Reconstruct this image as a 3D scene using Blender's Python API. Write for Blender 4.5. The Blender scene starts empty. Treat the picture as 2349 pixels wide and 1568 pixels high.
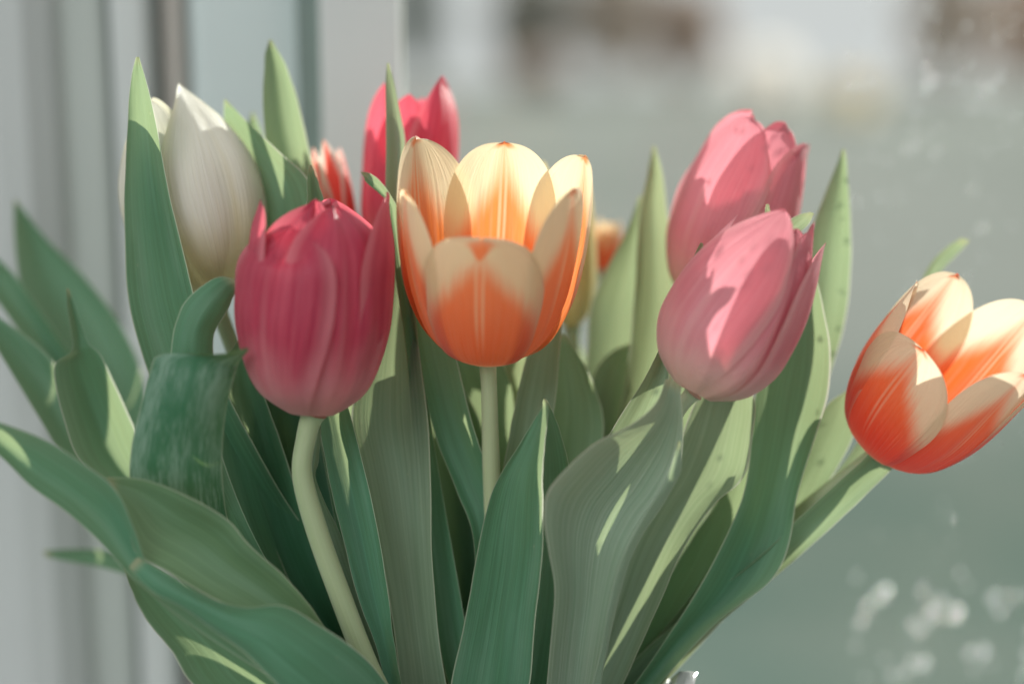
import bpy, bmesh, math, random
from mathutils import Vector, Matrix, noise
random.seed(11)
S = bpy.context.scene
C = S.collection
R = math.radians

# ------------------------------------------------------------------ camera
PITCH = R(11.0)
DIST = 0.45                      # focus distance
WIDTH = 0.30                     # metres across the frame at the focus distance
KPX = WIDTH / 2349.0             # metres per photo pixel (2349 px wide) at focus distance
FOCUS = Vector((0, 0, 1.06))
FWD = Vector((0, math.cos(PITCH), -math.sin(PITCH)))
RGT = Vector((1, 0, 0))
UPV = Vector((0, math.sin(PITCH), math.cos(PITCH)))
CAM = FOCUS - FWD * DIST
cd = bpy.data.cameras.new('camera')
cd.sensor_width = 36
cd.lens = 36 * DIST / WIDTH
cd.clip_start = 0.01
cd.clip_end = 500
cd.dof.use_dof = True
cd.dof.focus_distance = DIST
cd.dof.aperture_fstop = 2.5
cam = bpy.data.objects.new('camera', cd)
C.objects.link(cam)
cam.location = CAM
cam.rotation_euler = (math.pi / 2 - PITCH, 0, 0)
S.camera = cam

# ------------------------------------------------------------------ world and lamps
w = bpy.data.worlds.new('World')
S.world = w
w.use_nodes = True
bg = w.node_tree.nodes['Background']
bg.inputs['Color'].default_value = (0.945, 0.935, 0.94, 1)
bg.inputs['Strength'].default_value = 0.72

def lamp(name, kind, loc, target, energy, color, size, spot=None):
    l = bpy.data.lights.new(name, kind)
    l.energy = energy
    l.color = color
    if kind == 'AREA':
        l.shape = 'DISK'
        l.size = size
    else:
        l.shadow_soft_size = size
        if spot:
            l.spot_size = R(spot)
            l.spot_blend = 0.3
    o = bpy.data.objects.new(name, l)
    C.objects.link(o)
    o.location = loc
    o.rotation_euler = (Vector(target) - Vector(loc)).to_track_quat('-Z', 'Y').to_euler()
    return o
SUN_AZ, SUN_EL, SUN_R = R(35), R(18), 300.0
sun_dir = Vector((math.sin(SUN_AZ) * math.cos(SUN_EL), math.cos(SUN_AZ) * math.cos(SUN_EL), math.sin(SUN_EL)))
lamp('low_sunlight', 'SPOT', FOCUS + sun_dir * SUN_R, FOCUS, 4400 * (SUN_R / 6.0) ** 2, (1.0, 0.935, 0.85), 1.4, 24)

lamp('window_skylight', 'AREA', (1.1, 1.2, 2.3), FOCUS, 16, (0.92, 0.97, 1.0), 1.3)
lamp('room_daylight', 'AREA', (-1.1, -1.3, 2.1), FOCUS, 17, (0.95, 0.98, 1.0), 1.1)
S.view_settings.view_transform = 'Standard'
S.view_settings.look = 'None'
S.view_settings.exposure = 0.0
S.view_settings.gamma = 1.0
S.render.engine = 'CYCLES'
S.cycles.use_denoising = True
S.cycles.max_bounces = 7
S.cycles.transparent_max_bounces = 16
S.cycles.caustics_reflective = False
S.cycles.caustics_refractive = False
S.cycles.sample_clamp_indirect = 6

# ------------------------------------------------------------------ helpers
def P(px, py, d=0.0):
    """point seen at photo pixel (px, py), d centimetres behind the focus distance"""
    z = DIST + d * 0.01
    k = KPX * z / DIST
    return CAM + FWD * z + RGT * ((px - 1174.5) * k) + UPV * ((784 - py) * k)

def PY(px, py, y):
    """point at photo pixel (px, py) on the vertical plane at world y"""
    r = P(px, py, 0) - CAM
    return CAM + r * ((y - CAM.y) / r.y)

def tag(o, label=None, cat=None, group=None, kind=None):
    if label: o['label'] = label
    if cat: o['category'] = cat
    if group: o['group'] = group
    if kind: o['kind'] = kind
    return o

def empty(name, loc):
    o = bpy.data.objects.new(name, None)
    o.empty_display_size = 0.02
    C.objects.link(o)
    o.location = loc
    return o

def build(name, verts, faces, mat, parent=None, uvs=None, smooth=True):
    me = bpy.data.meshes.new(name)
    off = parent.location if parent else Vector((0, 0, 0))
    me.from_pydata([tuple(Vector(v) - off) for v in verts], [], faces)
    if uvs:
        l = me.uv_layers.new(name='UVMap')
        for lp in me.loops:
            l.data[lp.index].uv = uvs[lp.vertex_index]
    if smooth:
        me.polygons.foreach_set('use_smooth', [True] * len(me.polygons))
    me.materials.append(mat)
    me.update()
    o = bpy.data.objects.new(name, me)
    C.objects.link(o)
    if parent: o.parent = parent
    return o

def box(name, x0, x1, y0, y1, z0, z1, mat, parent=None, bevel=0.002):
    bm = bmesh.new()
    bmesh.ops.create_cube(bm, size=1)
    for v in bm.verts:
        v.co = Vector(((x0 + x1) / 2 + v.co.x * (x1 - x0), (y0 + y1) / 2 + v.co.y * (y1 - y0), (z0 + z1) / 2 + v.co.z * (z1 - z0)))
        if parent: v.co -= parent.location
    if bevel:
        bmesh.ops.bevel(bm, geom=bm.edges[:], offset=bevel, segments=3, affect='EDGES', profile=0.5)
    me = bpy.data.meshes.new(name)
    bm.to_mesh(me); bm.free()
    me.materials.append(mat)
    o = bpy.data.objects.new(name, me)
    C.objects.link(o)
    if parent: o.parent = parent
    return o

def cr(pts, s):
    """Catmull-Rom through tuples, s in 0..1 (uniform)"""
    n = len(pts) - 1
    f = min(max(s, 0), 1) * n
    i = min(int(f), n - 1)
    t = f - i
    p1, p2 = pts[i], pts[i + 1]
    p0 = pts[i - 1] if i > 0 else tuple(2 * a - b for a, b in zip(p1, p2))
    p3 = pts[i + 2] if i + 2 <= n else tuple(2 * b - a for a, b in zip(p1, p2))
    out = []
    for a, b, c, d in zip(p0, p1, p2, p3):
        m1, m2 = (c - a) / 2, (d - b) / 2
        out.append((2 * t**3 - 3 * t**2 + 1) * b + (t**3 - 2 * t**2 + t) * m1 + (-2 * t**3 + 3 * t**2) * c + (t**3 - t**2) * m2)
    return out

# ------------------------------------------------------------------ materials
class NT:
    def __init__(s, name):
        s.m = bpy.data.materials.new(name)
        s.m.use_nodes = True
        s.t = s.m.node_tree
        s.t.nodes.clear()
        s.out = s.n('ShaderNodeOutputMaterial')
    def n(s, typ, **kw):
        o = s.t.nodes.new(typ)
        for k, v in kw.items():
            setattr(o, k, v)
        return o
    def set(s, node, key, val):
        i = node.inputs[key]
        if isinstance(val, bpy.types.NodeSocket): s.t.links.new(val, i)
        else: i.default_value = val
    def math(s, op, a, b=0.0, clamp=False):
        o = s.n('ShaderNodeMath', operation=op, use_clamp=clamp)
        s.set(o, 0, a); s.set(o, 1, b)
        return o.outputs[0]
    def ss(s, x, lo, hi):
        o = s.n('ShaderNodeMapRange', interpolation_type='SMOOTHSTEP')
        s.set(o, 'Value', x); s.set(o, 'From Min', lo); s.set(o, 'From Max', hi)
        return o.outputs['Result']
    def mix(s, f, a, b, blend='MIX'):
        o = s.n('ShaderNodeMix', data_type='RGBA', blend_type=blend)
        s.set(o, 0, f)
        s.set(o, 6, a if isinstance(a, bpy.types.NodeSocket) else (*a, 1))
        s.set(o, 7, b if isinstance(b, bpy.types.NodeSocket) else (*b, 1))
        return o.outputs[2]
    def noise(s, vec, scale, detail=3, rough=0.55, dist=0.0):
        o = s.n('ShaderNodeTexNoise')
        if vec is not None: s.set(o, 'Vector', vec)
        s.set(o, 'Scale', scale); s.set(o, 'Detail', detail); s.set(o, 'Roughness', rough); s.set(o, 'Distortion', dist)
        return o.outputs['Fac']
    def scalevec(s, vec, sc):
        o = s.n('ShaderNodeMapping')
        s.set(o, 'Vector', vec); o.inputs['Scale'].default_value = sc
        return o.outputs[0]
    def bump(s, h, strength, dist):
        o = s.n('ShaderNodeBump')
        s.set(o, 'Height', h); s.set(o, 'Strength', strength); s.set(o, 'Distance', dist)
        return o.outputs[0]
    def principled(s, col, rough=0.5, normal=None, **kw):
        o = s.n('ShaderNodeBsdfPrincipled')
        s.set(o, 'Base Color', col if isinstance(col, bpy.types.NodeSocket) else (*col, 1))
        s.set(o, 'Roughness', rough)
        if normal: s.set(o, 'Normal', normal)
        for k, v in kw.items(): s.set(o, k, v)
        return o.outputs[0]
    def translucent(s, base, trans, fac, rough, normal, **kw):
        a = s.principled(base, rough, normal, **kw)
        b = s.n('ShaderNodeBsdfTranslucent')
        s.set(b, 'Color', trans); s.set(b, 'Normal', normal)
        m = s.n('ShaderNodeMixShader')
        s.set(m, 0, fac)
        s.t.links.new(a, m.inputs[1]); s.t.links.new(b.outputs[0], m.inputs[2])
        return m.outputs[0]
    def done(s, sh):
        s.t.links.new(sh, s.out.inputs['Surface'])
        return s.m
    def uv(s):
        c = s.n('ShaderNodeTexCoord').outputs['UV']
        sep = s.n('ShaderNodeSeparateXYZ'); s.set(sep, 0, c)
        rnd = s.n('ShaderNodeObjectInfo')
        off = s.n('ShaderNodeVectorMath', operation='ADD'); s.set(off, 0, c)
        mul = s.math('MULTIPLY', rnd.outputs['Random'], 37.0)
        s.t.links.new(mul, off.inputs[1])
        a = s.math('ABSOLUTE', s.math('SUBTRACT', s.math('MULTIPLY', sep.outputs[0], 2.0), 1.0))
        return off.outputs[0], sep.outputs[0], sep.outputs[1], a, rnd

def mat_plain(name, col, rough=0.6, nscale=0, namp=0.1, bump=0.0, **kw):
    k = NT(name)
    c = col
    nrm = None
    if nscale:
        tc = k.n('ShaderNodeTexCoord').outputs['Object']
        f = k.noise(tc, nscale, 4)
        c = k.mix(f, tuple(x * (1 - namp) for x in col), tuple(min(1, x * (1 + namp)) for x in col))
        if bump: nrm = k.bump(f, bump, 0.001)
    return k.done(k.principled(c, rough, nrm, **kw))

def mat_leaf():
    k = NT('tulip_leaf')
    vec, u, v, a, info = k.uv()
    streak = k.noise(k.scalevec(vec, (46, 1.6, 1)), 1.0, 3, 0.6, 0.2)
    fine = k.noise(k.scalevec(vec, (150, 5, 1)), 1.0, 2, 0.6)
    broad = k.noise(k.scalevec(vec, (3, 2.2, 1)), 1.0, 3)
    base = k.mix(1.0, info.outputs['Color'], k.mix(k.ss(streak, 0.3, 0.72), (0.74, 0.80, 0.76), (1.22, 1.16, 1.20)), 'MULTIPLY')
    base = k.mix(k.math('MULTIPLY', k.ss(broad, 0.42, 0.75), 0.36), base, (0.19, 0.33, 0.24))     # waxy bloom
    base = k.mix(k.math('MULTIPLY', k.ss(broad, 0.62, 0.30), 0.12), base, (0.14, 0.20, 0.08))      # warmer patches
    fleck = k.noise(k.scalevec(vec, (60, 24, 1)), 1.0, 2, 0.7)
    base = k.mix(k.math('MULTIPLY', k.ss(fleck, 0.70, 0.80), 0.15), base, (0.05, 0.10, 0.05))
    base = k.mix(k.math('MULTIPLY', k.ss(a, 0.955, 0.995), 0.75), base, (0.55, 0.58, 0.42))        # thin pale margin
    st2 = k.noise(k.scalevec(vec, (13, 0.9, 1)), 1.0, 3, 0.5, 0.3)
    base = k.mix(1.0, base, k.mix(st2, (0.72, 0.76, 0.74), (1.28, 1.24, 1.24)), 'MULTIPLY')
    base = k.mix(k.math('MULTIPLY', k.ss(v, 0.03, 0.0), 0.8), base, (0.36, 0.33, 0.20))
    scuff = k.noise(k.scalevec(vec, (9, 30, 1)), 1.0, 2, 0.6)
    base = k.mix(k.math('MULTIPLY', k.ss(scuff, 0.74, 0.78), 0.4), base, (0.34, 0.36, 0.24))
    tr = k.mix(streak, (0.42, 0.54, 0.26), (0.58, 0.66, 0.38))
    tr = k.mix(k.ss(a, 0.93, 0.985), tr, (0.95, 0.93, 0.82))  # margin whitened in the translucent tint to imitate a backlit rim
    nrm = k.bump(k.math('ADD', streak, k.math('MULTIPLY', fine, 0.35)), 0.30, 0.0012)
    rough = k.math('ADD', k.math('MULTIPLY', broad, 0.25), 0.36)
    return k.done(k.translucent(base, tr, 0.28, rough, nrm, **{'Specular IOR Level': 0.38, 'Sheen Weight': 0.05, 'Sheen Roughness': 0.4}))

def mat_waxy():
    k = NT('waxy_tulip_leaf')
    vec, u, v, a, info = k.uv()
    streak = k.noise(k.scalevec(vec, (62, 24, 1)), 1.0, 5, 0.7, 0.3)
    broad = k.noise(k.scalevec(vec, (4, 3, 1)), 1.0, 3)
    ln = k.noise(k.scalevec(vec, (70, 1.5, 1)), 1.0, 3)
    streak = k.math('ADD', k.math('MULTIPLY', streak, 0.6), k.math('MULTIPLY', ln, 0.4))
    m = k.ss(k.math('ADD', streak, k.math('MULTIPLY', k.math('SUBTRACT', broad, 0.5), 0.45)), 0.45, 0.60)
    base = k.mix(m, info.outputs['Color'], (0.20, 0.33, 0.25))
    base = k.mix(k.math('MULTIPLY', k.ss(a, 0.96, 0.995), 0.6), base, (0.5, 0.55, 0.4))
    nrm = k.bump(streak, 0.3, 0.001)
    return k.done(k.translucent(base, (0.3, 0.45, 0.14, 1), 0.3, 0.5, nrm, **{'Specular IOR Level': 0.45}))

def mat_stem():
    k = NT('tulip_stem')
    vec, u, v, a, info = k.uv()
    f = k.noise(k.scalevec(vec, (9, 3, 1)), 1.0, 4)
    st = k.noise(k.scalevec(vec, (40, 1.2, 1)), 1.0, 3)
    c = k.mix(f, (0.27, 0.34, 0.20), (0.40, 0.44, 0.30))
    c = k.mix(k.math('MULTIPLY', st, 0.35), c, (0.22, 0.33, 0.17))
    c = k.mix(1.0, c, info.outputs['Color'], 'MULTIPLY')
    return k.done(k.principled(c, 0.45, k.bump(st, 0.25, 0.0006), **{'Subsurface Weight': 0.15, 'Subsurface Radius': (0.002, 0.003, 0.001), 'Sheen Weight': 0.15}))

def petal_nodes(k):
    vec, u, v, a, info = k.uv()
    streak = k.noise(k.scalevec(vec, (44, 1.3, 1)), 1.0, 4, 0.62, 0.25)
    fine = k.noise(k.scalevec(vec, (130, 2.5, 1)), 1.0, 2, 0.6)
    return vec, u, v, a, streak, fine, info

def mat_pink(name, deep, mid, pale, tr1, tr2, tf=0.42):
    k = NT(name)
    vec, u, v, a, streak, fine, info = petal_nodes(k)
    broad = k.noise(k.scalevec(vec, (3, 1.6, 1)), 1.0, 2)
    c = k.mix(k.ss(streak, 0.3, 0.75), deep, mid)
    c = k.mix(k.math('MULTIPLY', k.ss(fine, 0.5, 0.8), 0.35), c, pale)
    c = k.mix(k.ss(k.math('ADD', v, k.math('MULTIPLY', k.math('SUBTRACT', broad, 0.5), 0.5)), 0.42, 0.0), c, pale)
    c = k.mix(k.math('MULTIPLY', k.ss(a, 0.72, 1.0), 0.55), c, pale)
    mid_line = k.math('MULTIPLY', k.ss(a, 0.10, 0.0), k.ss(v, 1.0, 0.3))
    c = k.mix(k.math('MULTIPLY', mid_line, 0.35), c, pale)
    tr = k.mix(streak, tr1, tr2)
    tr = k.mix(k.ss(v, 0.25, 0.0), tr, (0.8, 0.7, 0.45))
    nrm = k.bump(k.math('ADD', streak, k.math('MULTIPLY', fine, 0.5)), 0.5, 0.0008)
    return k.done(k.translucent(c, tr, tf, 0.42, nrm, **{'Specular IOR Level': 0.4, 'Sheen Weight': 0.25, 'Sheen Roughness': 0.35}))

def mat_flame(name, flame, deep, cream, tr_flame, tr_cream, reach=1.08, ribf=0.42):
    k = NT(name)
    vec, u, v, a, streak, fine, info = petal_nodes(k)
    jit = k.math('MULTIPLY', k.math('SUBTRACT', streak, 0.5), 0.30)
    # flame zone: full width low down, narrowing to the tip
    lim = k.math('SUBTRACT', 1.12, k.math('MULTIPLY', k.ss(v, 0.22, 0.98), reach))
    jit = k.math('ADD', jit, k.math('MULTIPLY', k.math('SUBTRACT', fine, 0.5), 0.35))
    x = k.math('ADD', k.math('SUBTRACT', lim, a), jit)
    m = k.ss(x, -0.22, 0.30)
    tip = k.math('MULTIPLY', k.ss(v, 0.955, 0.99), k.ss(a, 0.6, 0.2))
    m = k.math('MAXIMUM', m, tip)
    rib = k.math('MULTIPLY', k.ss(k.math('ABSOLUTE', k.math('SUBTRACT', a, 0.045)), 0.035, 0.012), k.math('MULTIPLY', k.ss(v, 0.15, 0.5), k.ss(v, 1.0, 0.9)))
    m = k.math('MULTIPLY', m, k.math('SUBTRACT', 1.0, k.math('MULTIPLY', rib, ribf)))
    m = k.math('MULTIPLY', m, k.ss(v, 0.0, 0.10))
    fc = k.mix(k.ss(v, 0.75, 0.15), flame, deep)
    fc = k.mix(k.math('MULTIPLY', k.ss(fine, 0.5, 0.8), 0.25), fc, cream)
    c = k.mix(m, cream, fc)
    tr = k.mix(m, tr_cream, tr_flame)
    tr = k.mix(k.math('MULTIPLY', k.ss(streak, 0.42, 0.7), 0.12), tr, (0.95, 0.9, 0.8))
    nrm = k.bump(k.math('ADD', streak, k.math('MULTIPLY', fine, 0.6)), 0.5, 0.0008)
    return k.done(k.translucent(c, tr, 0.42, 0.42, nrm, **{'Specular IOR Level': 0.4, 'Sheen Weight': 0.2}))

M = {}
M['leaf'] = mat_leaf()
M['waxy'] = mat_waxy()
M['stem'] = mat_stem()
M['pink'] = mat_pink('pink_petal', (0.40, 0.028, 0.075), (0.60, 0.09, 0.15), (0.68, 0.30, 0.32), (0.75, 0.10, 0.14), (0.9, 0.22, 0.28))
M['veiled_pink'] = mat_pink('veiled_pink_petal', (0.55, 0.19, 0.22), (0.63, 0.27, 0.30), (0.70, 0.49, 0.45), (0.88, 0.28, 0.36), (0.95, 0.42, 0.48))  # pink petals paled: veiling flare put into their colour
M['rose'] = mat_pink('rose_petal', (0.50, 0.035, 0.08), (0.66, 0.08, 0.14), (0.72, 0.32, 0.34), (0.9, 0.08, 0.13), (0.95, 0.25, 0.32))
M['white'] = mat_pink('white_petal', (0.78, 0.77, 0.68), (0.83, 0.82, 0.75), (0.80, 0.72, 0.45), (0.75, 0.70, 0.52), (0.85, 0.80, 0.66), 0.35)
M['yellow'] = mat_pink('yellow_petal', (0.66, 0.54, 0.20), (0.72, 0.62, 0.30), (0.70, 0.66, 0.38), (0.80, 0.66, 0.25), (0.85, 0.75, 0.40), 0.4)
M['orange'] = mat_flame('cream_orange_petal', (0.78, 0.20, 0.075), (0.72, 0.12, 0.04), (0.70, 0.58, 0.36), (0.95, 0.28, 0.06), (0.92, 0.78, 0.52))
M['red_flame'] = mat_flame('cream_red_petal', (0.80, 0.17, 0.05), (0.66, 0.012, 0.015), (0.66, 0.55, 0.36), (0.95, 0.16, 0.03), (0.92, 0.80, 0.60), 1.12, 0.3)

M['stripe'] = mat_flame('red_white_striped_petal', (0.78, 0.06, 0.04), (0.66, 0.02, 0.02), (0.78, 0.70, 0.60), (0.95, 0.10, 0.05), (0.95, 0.88, 0.78), 0.72, 0.1)

# ------------------------------------------------------------------ the setting: ground, wall, window
YPANE = 0.145                    # world y of the window pane
SILL = 0.76
YF = YPANE + 0.035               # front of the fixed frame
M['paint'] = mat_plain('white_window_paint', (0.53, 0.565, 0.55), 0.4, 14, 0.06)
M['paint2'] = mat_plain('light_tinted_window_paint', (0.54, 0.62, 0.61), 0.35, 14, 0.06)  # same white paint, the differing light on this strip tinted into it
M['gasket'] = mat_plain('green_grey_rubber_gasket', (0.15, 0.20, 0.18), 0.6, 30, 0.2)
M['bead'] = mat_plain('beige_wooden_bead', (0.50, 0.47, 0.43), 0.5, 20, 0.12)
M['plaster'] = mat_plain('grey_plaster', (0.50, 0.53, 0.52), 0.9, 9, 0.08, 0.15)
M['reveal'] = mat_plain('shade_toned_reveal', (0.41, 0.45, 0.42), 0.8, 9, 0.08, 0.15)  # darker tone stands for the occlusion shade in this recess
M['sill'] = mat_plain('pale_stone_sill', (0.55, 0.56, 0.54), 0.5, 18, 0.1)

def XP(px, y):
    return PY(px, 784, y).x
ZB, ZT = SILL, 1.62
wall = box('wall', -0.75, XP(150, YF - 0.025), YF - 0.025, 0.34, ZB - 0.10, ZT, M['plaster'], None, 0.022)
tag(wall, kind='structure')
rev = box('reveal', XP(150, YF) - 0.03, XP(288, YF), YF - 0.008, 0.33, ZB - 0.09, ZT - 0.01, M['reveal'], None, 0.004)
tag(rev, kind='structure')
sill = box('window_sill', -0.75, 0.75, -0.25, 0.20, ZB - 0.04, ZB, M['sill'], None, 0.004)
tag(sill, kind='structure')
win = empty('window', Vector((0, YPANE, ZB)))
tag(win, 'painted window with a rain-flecked pane behind the tulips', 'window')
box('frame_jamb', XP(284, YF - .01), XP(372, YF - .01), YF - 0.012, YF + 0.07, ZB, ZT, M['paint'], win, 0.004)
box('bead', XP(396, YF), XP(446, YF), YF, YF + 0.06, ZB, ZT, M['bead'], win, 0.004)
box('frame_rebate', XP(365, YF), XP(480, YF), YF + 0.007, YF + 0.08, ZB, ZT, M['paint'], win, 0.003)
box('frame_face', XP(462, YF), XP(736, YF), YF - 0.004, YF + 0.05, ZB, ZT, M['paint2'], win, 0.006)
box('gasket', XP(716, YF), XP(765, YPANE), YPANE + 0.010, YF + 0.03, ZB, ZT, M['gasket'], win, 0.002)
box('sash_stile', XP(752, YPANE), XP(930, YPANE), YPANE - 0.004, YPANE + 0.007, ZB, ZT, M['paint'], win, 0.001)
box('sash_rail', XP(930, YPANE) + 0.001, 0.75, YPANE - 0.004, YPANE + 0.012, ZB, PY(1600, 1640, YPANE).z, M['paint'], win, 0.006)
k = NT('window_glass')
tcn = k.n('ShaderNodeLayerWeight'); tcn.inputs['Blend'].default_value = 0.25
tb = k.n('ShaderNodeBsdfTransparent'); tb.inputs[0].default_value = (0.95, 0.98, 0.97, 1)
gb = k.n('ShaderNodeBsdfGlossy'); gb.inputs['Roughness'].default_value = 0.02
mx = k.n('ShaderNodeMixShader')
k.t.links.new(k.math('MULTIPLY', tcn.outputs['Fresnel'], 0.5), mx.inputs[0]); k.t.links.new(tb.outputs[0], mx.inputs[1]); k.t.links.new(gb.outputs[0], mx.inputs[2])
M['glass'] = k.done(mx.outputs[0])
box('glass_pane', XP(925, YPANE), 0.75, YPANE + 0.000, YPANE + 0.004, ZB + 0.02, ZT, M['glass'], win, 0)

# outside ground and planting, far out of focus
k = NT('pale_ground')
tc = k.n('ShaderNodeTexCoord').outputs['Object']
n1 = k.noise(tc, 0.25, 4); n2 = k.noise(tc, 1.7, 5)
sp = k.n('ShaderNodeSeparateXYZ'); k.set(sp, 0, tc)
far = k.ss(k.math('ADD', sp.outputs[1], k.math('MULTIPLY', k.math('SUBTRACT', n2, 0.5), 1.5)), 2.6, 5.2)   # lawn by the house, pale gravel beyond
lawn = k.mix(k.ss(n2, 0.35, 0.65), (0.105, 0.150, 0.130), (0.140, 0.172, 0.150))
grav = k.mix(k.ss(n1, 0.35, 0.65), (0.255, 0.27, 0.255), (0.205, 0.225, 0.21))
gc = k.mix(far, lawn, grav)
M['ground'] = k.done(k.principled(gc, 1.0, None, **{'Specular IOR Level': 0.0}))
bm = bmesh.new()
bmesh.ops.create_grid(bm, x_segments=80, y_segments=80, size=200)
for v in bm.verts:
    v.co.y += 190
    v.co.z = 0.10 * noise.noise(v.co * 0.09) - 0.16 * max(0.0, v.co.y - 46)
me = bpy.data.meshes.new('ground'); bm.to_mesh(me); bm.free(); me.materials.append(M['ground'])
go = bpy.data.objects.new('ground', me); C.objects.link(go)
go.location = (0, 0.6, -0.05)
tag(go, kind='structure')

def shrub(px0, px1, ytop, ybot, dist, col, n, label, name='garden_shrub', seed=0):
    rnd = random.Random(seed)
    a = PY(px0, ybot, dist); b = PY(px1, ybot, dist); t = PY((px0 + px1) / 2, ytop, dist)
    cx = (a.x + b.x) / 2; rx = (b.x - a.x) / 2
    base = Vector((cx, dist, 0.0)); top = max(t.z, 0.6)
    root = empty(name, base)
    kk = NT(name + '_leaf')
    f = kk.noise(kk.n('ShaderNodeTexCoord').outputs['Object'], 3, 4)
    cc = kk.mix(f, tuple(x * .75 for x in col), tuple(min(1, x * 1.2) for x in col))
    pb = kk.principled(cc, 0.7); tl = kk.n('ShaderNodeBsdfTranslucent'); kk.set(tl, 'Color', cc)
    ms = kk.n('ShaderNodeMixShader'); ms.inputs[0].default_value = 0.72 if n < 400 else 0.5
    kk.t.links.new(pb, ms.inputs[1]); kk.t.links.new(tl.outputs[0], ms.inputs[2])
    m = kk.done(ms.outputs[0])
    vs, fs = [], []
    for i in range(n):
        while True:
            q = Vector((rnd.uniform(-1, 1), rnd.uniform(-1, 1), rnd.uniform(-1, 1)))
            if q.length < 1: break
        q = q.normalized() * (0.45 + 0.55 * q.length) * (0.8 + 0.3 * noise.noise(q * 2.0 + Vector((seed, 0, 0))))
        p = base + Vector((q.x * rx, q.y * rx * 0.7, top * 0.52 + q.z * top * 0.5))
        ax = Vector((rnd.gauss(0, 1), rnd.gauss(0, 1), rnd.gauss(0, 1))).normalized()
        bx = ax.orthogonal().normalized()
        s = rnd.uniform(0.08, 0.17) * max(1, rx / 2)
        i0 = len(vs)
        vs += [p - ax * s, p + bx * s * .5, p + ax * s, p - bx * s * .5]
        fs.append((i0, i0 + 1, i0 + 2, i0 + 3))
    build('crown', vs, fs, m, root, smooth=False)
    vs, fs = [], []
    for i in range(9):
        x = base + Vector((rnd.uniform(-.3, .3) * rx, rnd.uniform(-.3, .3) * rx, -0.1))
        y = base + Vector((rnd.uniform(-.7, .7) * rx, rnd.uniform(-.5, .5) * rx, top * rnd.uniform(.5, .9)))
        i0 = len(vs)
        r0, r1 = 0.022, 0.008
        for c, r in ((x, r0), (y, r1)):
            for j in range(5):
                vs.append(c + Vector((math.cos(j * 1.2566) * r, math.sin(j * 1.2566) * r, 0)))
        for j in range(5):
            fs.append((i0 + j, i0 + (j + 1) % 5, i0 + 5 + (j + 1) % 5, i0 + 5 + j))
    build('trunk', vs, fs, M['bark'], root, smooth=False)
    tag(root, label, 'shrub', 'shrubs across the garden')
M['bark'] = mat_plain('bark', (0.16, 0.13, 0.10), 0.9, 4, 0.3)
shrub(880, 1030, -160, 195, 40, (0.34, 0.38, 0.35), 2400, 'dark grey green shrub beyond the glass next to the white window stile', seed=1)
shrub(1105, 1330, -120, 200, 39, (0.42, 0.41, 0.36), 2400, 'brownish green shrub beyond the glass above the open cream and orange tulip', seed=2)
shrub(1150, 1310, 120, 205, 34, (0.62, 0.47, 0.37), 500, 'low tan shrub in front of the taller brownish green ones', seed=3)
shrub(1290, 1520, -140, 200, 40, (0.50, 0.44, 0.38), 2400, 'reddish brown shrub beyond the glass between tan and white glint shrub', seed=4)
shrub(1470, 1670, -60, 205, 38, (0.58, 0.48, 0.41), 2400, 'warm brown shrub touching the white glint shrub beyond the glass', seed=5)
shrub(1645, 1865, 95, 330, 22, (0.95, 0.88, 0.82), 230, 'large rounded white shrub added as sun glints beyond the glass behind the pink tulip', seed=6)  # added shrub, its white crown imitates bright sun glints
shrub(1885, 2015, 170, 290, 25, (0.92, 0.78, 0.60), 120, 'small cream shrub added as a sun glint beside the larger white one', seed=7)  # added too, a smaller pale crown in place of a sun glint
shrub(2060, 2280, -120, 210, 38, (0.58, 0.52, 0.46), 2400, 'greyish tan shrub beyond the glass above the red and cream tulip', seed=8)
shrub(2230, 2480, -100, 230, 36, (0.62, 0.51, 0.43), 2400, 'warm tan shrub at the far end of the garden row', seed=9)

# ------------------------------------------------------------------ vase
VC = P(1130, 1590, 1.0)
VR = 0.0575
k = NT('clear_vase_glass')
lw = k.n('ShaderNodeLayerWeight'); lw.inputs['Blend'].default_value = 0.35
tb = k.n('ShaderNodeBsdfTransparent'); tb.inputs[0].default_value = (0.93, 0.96, 0.95, 1)
gb = k.n('ShaderNodeBsdfGlossy'); gb.inputs['Roughness'].default_value = 0.12
mx = k.n('ShaderNodeMixShader')
k.t.links.new(k.math('ADD', k.math('MULTIPLY', lw.outputs['Fresnel'], 0.8), 0.08), mx.inputs[0]); k.t.links.new(tb.outputs[0], mx.inputs[1]); k.t.links.new(gb.outputs[0], mx.inputs[2])
m2 = k.n('ShaderNodeMixShader'); m2.inputs[0].default_value = 0.35
k.t.links.new(mx.outputs[0], m2.inputs[1]); k.t.links.new(k.principled((0.9, 0.92, 0.91), 0.12, None, **{'Specular IOR Level': 1.0}), m2.inputs[2])
M['vase'] = k.done(m2.outputs[0])
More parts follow.
